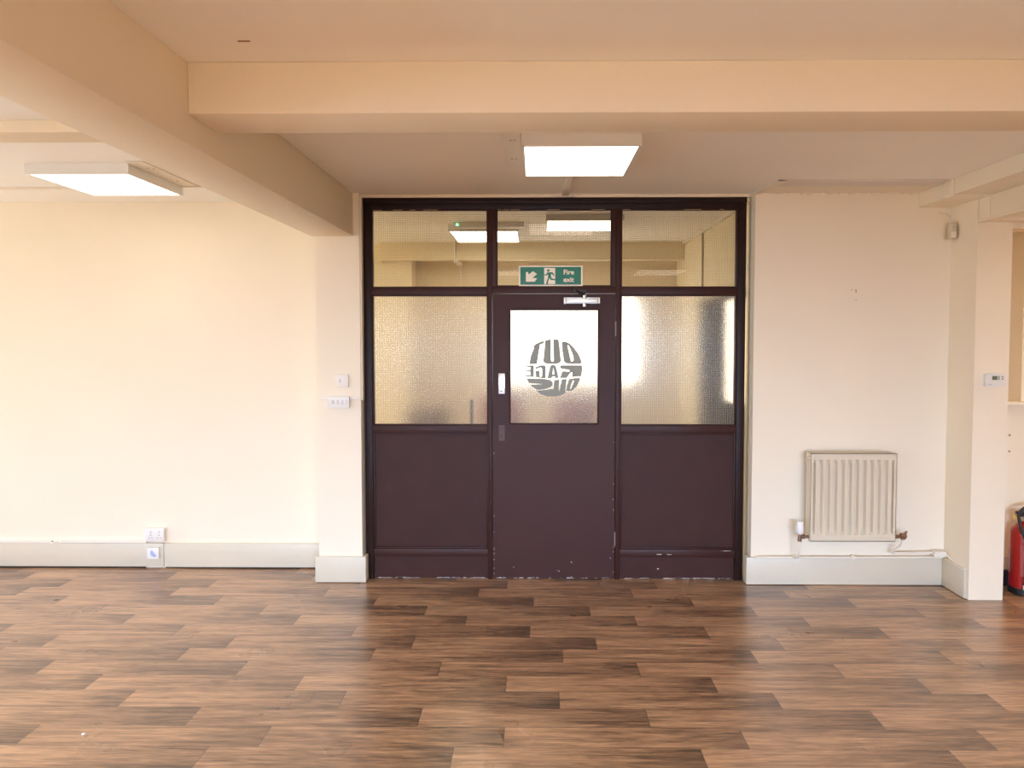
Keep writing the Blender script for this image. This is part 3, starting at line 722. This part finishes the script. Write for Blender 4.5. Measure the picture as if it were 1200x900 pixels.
tag(obj('pipe_boxing', bm, WHITEP), 'small white boxing where pipes meet the pillar', 'pipe cover')

# ================================================================== SENSOR, THERMOSTAT, EXTINGUISHER
t = empty('motion_sensor', (2.765, 4.62, 2.355), 'small cream motion sensor high beside the pillar', 'motion sensor')
bm = bmesh.new(); bm_box(bm, 2.733, 2.777, 4.560, 4.598, 2.345, 2.452, .007, 3)
s = obj('sensor_body', bm, mat('aged_plastic', (.62, .55, .42), .45), t, smooth=True)
bm = bmesh.new(); bm_box(bm, 2.739, 2.771, 4.554, 4.5605, 2.352, 2.390, .004, 3); obj('sensor_lens', bm, mat('lens_cream', (.78, .72, .60), .3), s, smooth=True)
bm = bmesh.new(); bm_box(bm, 2.749, 2.761, 4.5585, 4.5605, 2.418, 2.422); obj('indicator_slot', bm, GREYBTN, s)
bm = bmesh.new(); bm_box(bm, 2.762, 2.7895, 4.590, 4.6445, 2.355, 2.440, .003); obj('corner_bracket', bm, mat('aged_plastic', (0, 0, 0)), t)
bm = bmesh.new(); bm_tube(bm, [(2.755, 4.60, 2.44), (2.758, 4.60, 2.485), (2.742, 4.61, 2.51), (2.715, 4.63, 2.522), (2.70, 4.64, 2.53)], .004, 8, 5); obj('sensor_cable', bm, WHITEP, t, smooth=True)

t = empty('thermostat', (2.913, 4.3695, 1.38), 'white room thermostat with small grey screen on the pillar', 'thermostat')
bm = bmesh.new(); bm_prism(bm, [(2.849, 1.386), (2.875, 1.381), (2.913, 1.379), (2.951, 1.381), (2.977, 1.386), (2.977, 1.460), (2.951, 1.465), (2.913, 1.467), (2.875, 1.465), (2.849, 1.460)], 4.345, 4.3695)
obj('thermostat_case', bm, mat('thermostat_white', (.78, .77, .72), .4), t)
box('screen', LCD, (2.889, 2.921, 4.3435, 4.3455, 1.424, 1.449), t)
box('slider', GREYBTN, (2.928, 2.934, 4.342, 4.3455, 1.424, 1.450), t)
for z in (1.430, 1.444): box('button', GREYBTN, (2.948, 2.960, 4.342, 4.3455, z-.004, z+.004), t, bev=.001)
box('maker_mark', GREYBTN, (2.868, 2.884, 4.3443, 4.3455, 1.394, 1.397), t)

ex, ey = 3.232, 4.50
t = empty('fire_extinguisher', (ex, ey, 0), 'red fire extinguisher with black hose behind the pillar', 'fire extinguisher')
R = .083
bm = bmesh.new()
bm_lathe(bm, [(.001, .036), (R-.01, .036), (R, .046), (R, .395), (R-.004, .418), (R-.016, .440), (R-.036, .458), (.030, .470), (.026, .482), (.001, .482)], ex, ey, 48)
obj('cylinder_body', bm, RED, t, smooth=True)
bm = bmesh.new(); bm_lathe(bm, [(.001, .0), (R-.008, .0), (R+.001, .006), (R+.001, .046), (R-.004, .050), (.001, .050)], ex, ey, 48)
obj('base_ring', bm, BLACK, t, smooth=True)
bm = bmesh.new()
n = 20
for z0, z1 in ((.13, .34),):
    A = []; B = []
    for i in range(n+1):
        a = math.radians(-135 + i*90/n); A.append(bm.verts.new((ex+(R+.0008)*math.cos(a), ey+(R+.0008)*math.sin(a), z0))); B.append(bm.verts.new((ex+(R+.0008)*math.cos(a), ey+(R+.0008)*math.sin(a), z1)))
    for i in range(n): bm.faces.new((A[i], A[i+1], B[i+1], B[i]))
obj('instruction_label', bm, LABELC, t, smooth=True)
bm = bmesh.new(); bm_cyl(bm, (ex, ey, .48), (ex, ey, .515), .022, seg=20); obj('valve_neck', bm, CHROME, t, smooth=True)
bm = bmesh.new(); bm_box(bm, ex-.055, ex+.05, ey-.017, ey+.017, .512, .545, .005); bm_tube(bm, [(ex-.03, ey, .545), (ex+.01, ey, .572), (ex+.08, ey, .585)], .012, 8, 4); bm_tube(bm, [(ex, ey, .525), (ex+.05, ey, .53), (ex+.10, ey, .522)], .010, 8, 4)
obj('valve_head', bm, BLACK, t, smooth=True)
bm = bmesh.new(); bm_tube(bm, [(ex-.045, ey-.005, .515), (ex-.055, ey-.03, .48), (ex-.060, ey-.055, .44), (ex-.046, ey-.081, .36), (ex-.042, ey-.086, .22), (ex-.046, ey-.084, .075)], .0105, 12, 6)
obj('hose', bm, HOSE, t, smooth=True)
bm = bmesh.new(); bm_cyl(bm, (ex-.046, ey-.084, .050), (ex-.046, ey-.084, .080), .0125, seg=14); obj('hose_clip', bm, WHITE, t, smooth=True)
bm = bmesh.new(); bm_box(bm, ex-.082, ex-.058, ey-.004, ey, .488, .520, .002); bm_cyl(bm, (ex-.06, ey, .524), (ex-.03, ey, .528), .004, seg=8); obj('safety_tag', bm, YELLOWT, t)
bm = bmesh.new(); bm_tube(bm, [(3.012, 4.612, .200), (3.3, 4.612, .200), (3.69, 4.612, .200)], .008, 10, 3)
tag(obj('heating_pipe', bm, WHITEP, None, True), 'white pipe on the wall behind the fire extinguisher', 'heating pipe')
for z, lb in ((1.03, 'upper of two small round wall fixings above the fire extinguisher'), (.92, 'lower of two small round wall fixings above the fire extinguisher')):
    bm = bmesh.new(); bm_cyl(bm, (3.215, 4.638, z), (3.215, 4.6446, z), .006, seg=12)
    tag(obj('wall_fixing', bm, mat('rust_brown', (.35, .25, .16), .6)), lb, 'wall fixing')

# ================================================================== HALL BEYOND THE GLASS
w = empty('window_1', (.45, 7.42, 1.2), 'bright daylit window in the far wall of the hall', 'window', kind='structure')
box('pane', DAYPANE, (-.34, 1.10, 7.400, 7.408, 1.22, 2.13), w)
boxes('window_frame', mat('hall_frame_white', (.75, .73, .68), .5), [(-.39, -.34, 7.385, 7.4195, 1.17, 2.18), (1.10, 1.15, 7.385, 7.4195, 1.17, 2.18), (-.34, 1.10, 7.385, 7.4195, 1.17, 1.22), (-.34, 1.10, 7.385, 7.4195, 2.13, 2.18)], w)
d2 = empty('door_2', (1.5, 5.6, 0), 'dark half glazed side door in the hall, blurred by the glass', 'door', kind='structure')
boxes('door_leaf', DKDOOR, [(1.470, 1.5195, 5.40, 6.16, 0, 2.03), (1.475, 1.5195, 4.98, 5.40, 0, 1.20), (1.475, 1.5195, 4.98, 5.40, 1.98, 2.03)], d2)
box('daylit_glass', DAYPANE2, (1.490, 1.500, 4.98, 5.40, 1.20, 1.98), d2)
trunk('cable_trunking', (1.495, 1.5195, 4.81, 7.03, CZ-.03, CZ-.001), 'white trunking high along the right wall of the hall')
bm = bmesh.new(); bm_cyl(bm, (1.510, 6.24, 2.04), (1.510, 6.24, CZ-.03), .009, seg=10)
tag(obj('hall_conduit', bm, mat('conduit_grey', (.35, .30, .22), .5)), 'thin grey conduit dropping down the right wall of the hall', 'conduit')
bm = bmesh.new(); bm_cyl(bm, (-.81, 7.405, 1.2), (-.81, 7.405, CZ-.002), .014, seg=10); bm_cyl(bm, (-.83, 7.03, 2.49), (-.83, 7.03, CZ-.002), .012, seg=10); bm_box(bm, -.845, -.795, 7.02, 7.41, 2.468, 2.4895)
tag(obj('hall_conduit', bm, WHITEP), 'white conduit crossing the hall beam behind the left transom pane', 'conduit')
bm = bmesh.new(); bm_cyl(bm, (-.466, 4.93, .02), (-.466, 4.93, 1.245), .011, seg=12); bm_cyl(bm, (-.466, 4.93, 0), (-.466, 4.93, .02), .09, .06, seg=24)
tag(obj('slim_post', bm, GREYM, None, True), 'slim grey post standing right behind the left frosted pane', 'post')
def chair(x, y, m, label, h=1.0):
    t = empty('hall_chair', (x, y, 0), label, 'chair')
    b = bmesh.new(); bm_box(b, x-.23, x+.23, y-.24, y+.22, .41, .50, .02); obj('seat', b, m, t, True)
    b = bmesh.new(); bm_box(b, x-.22, x+.22, y+.17, y+.24, .52, h, .03); obj('backrest', b, m, t, True)
    for sx_ in (-1, 1):
        for sy_ in (-1, 1):
            b = bmesh.new(); bm_cyl(b, (x+sx_*.21, y+sy_*.19, 0), (x+sx_*.19, y+sy_*.17, .415), .012, .016, seg=10); obj('leg', b, GREYM, t, True)
chair(-1.10, 6.70, DKCH, 'dark brown chair blurred behind the left frosted pane', .97)
chair(-.34, 6.60, REDCH, 'faded red chair blurred behind the door edge and left pane', 1.12)
chair(.40, 6.55, REDCH, 'faded red chair blurred behind the door glass', 1.09)
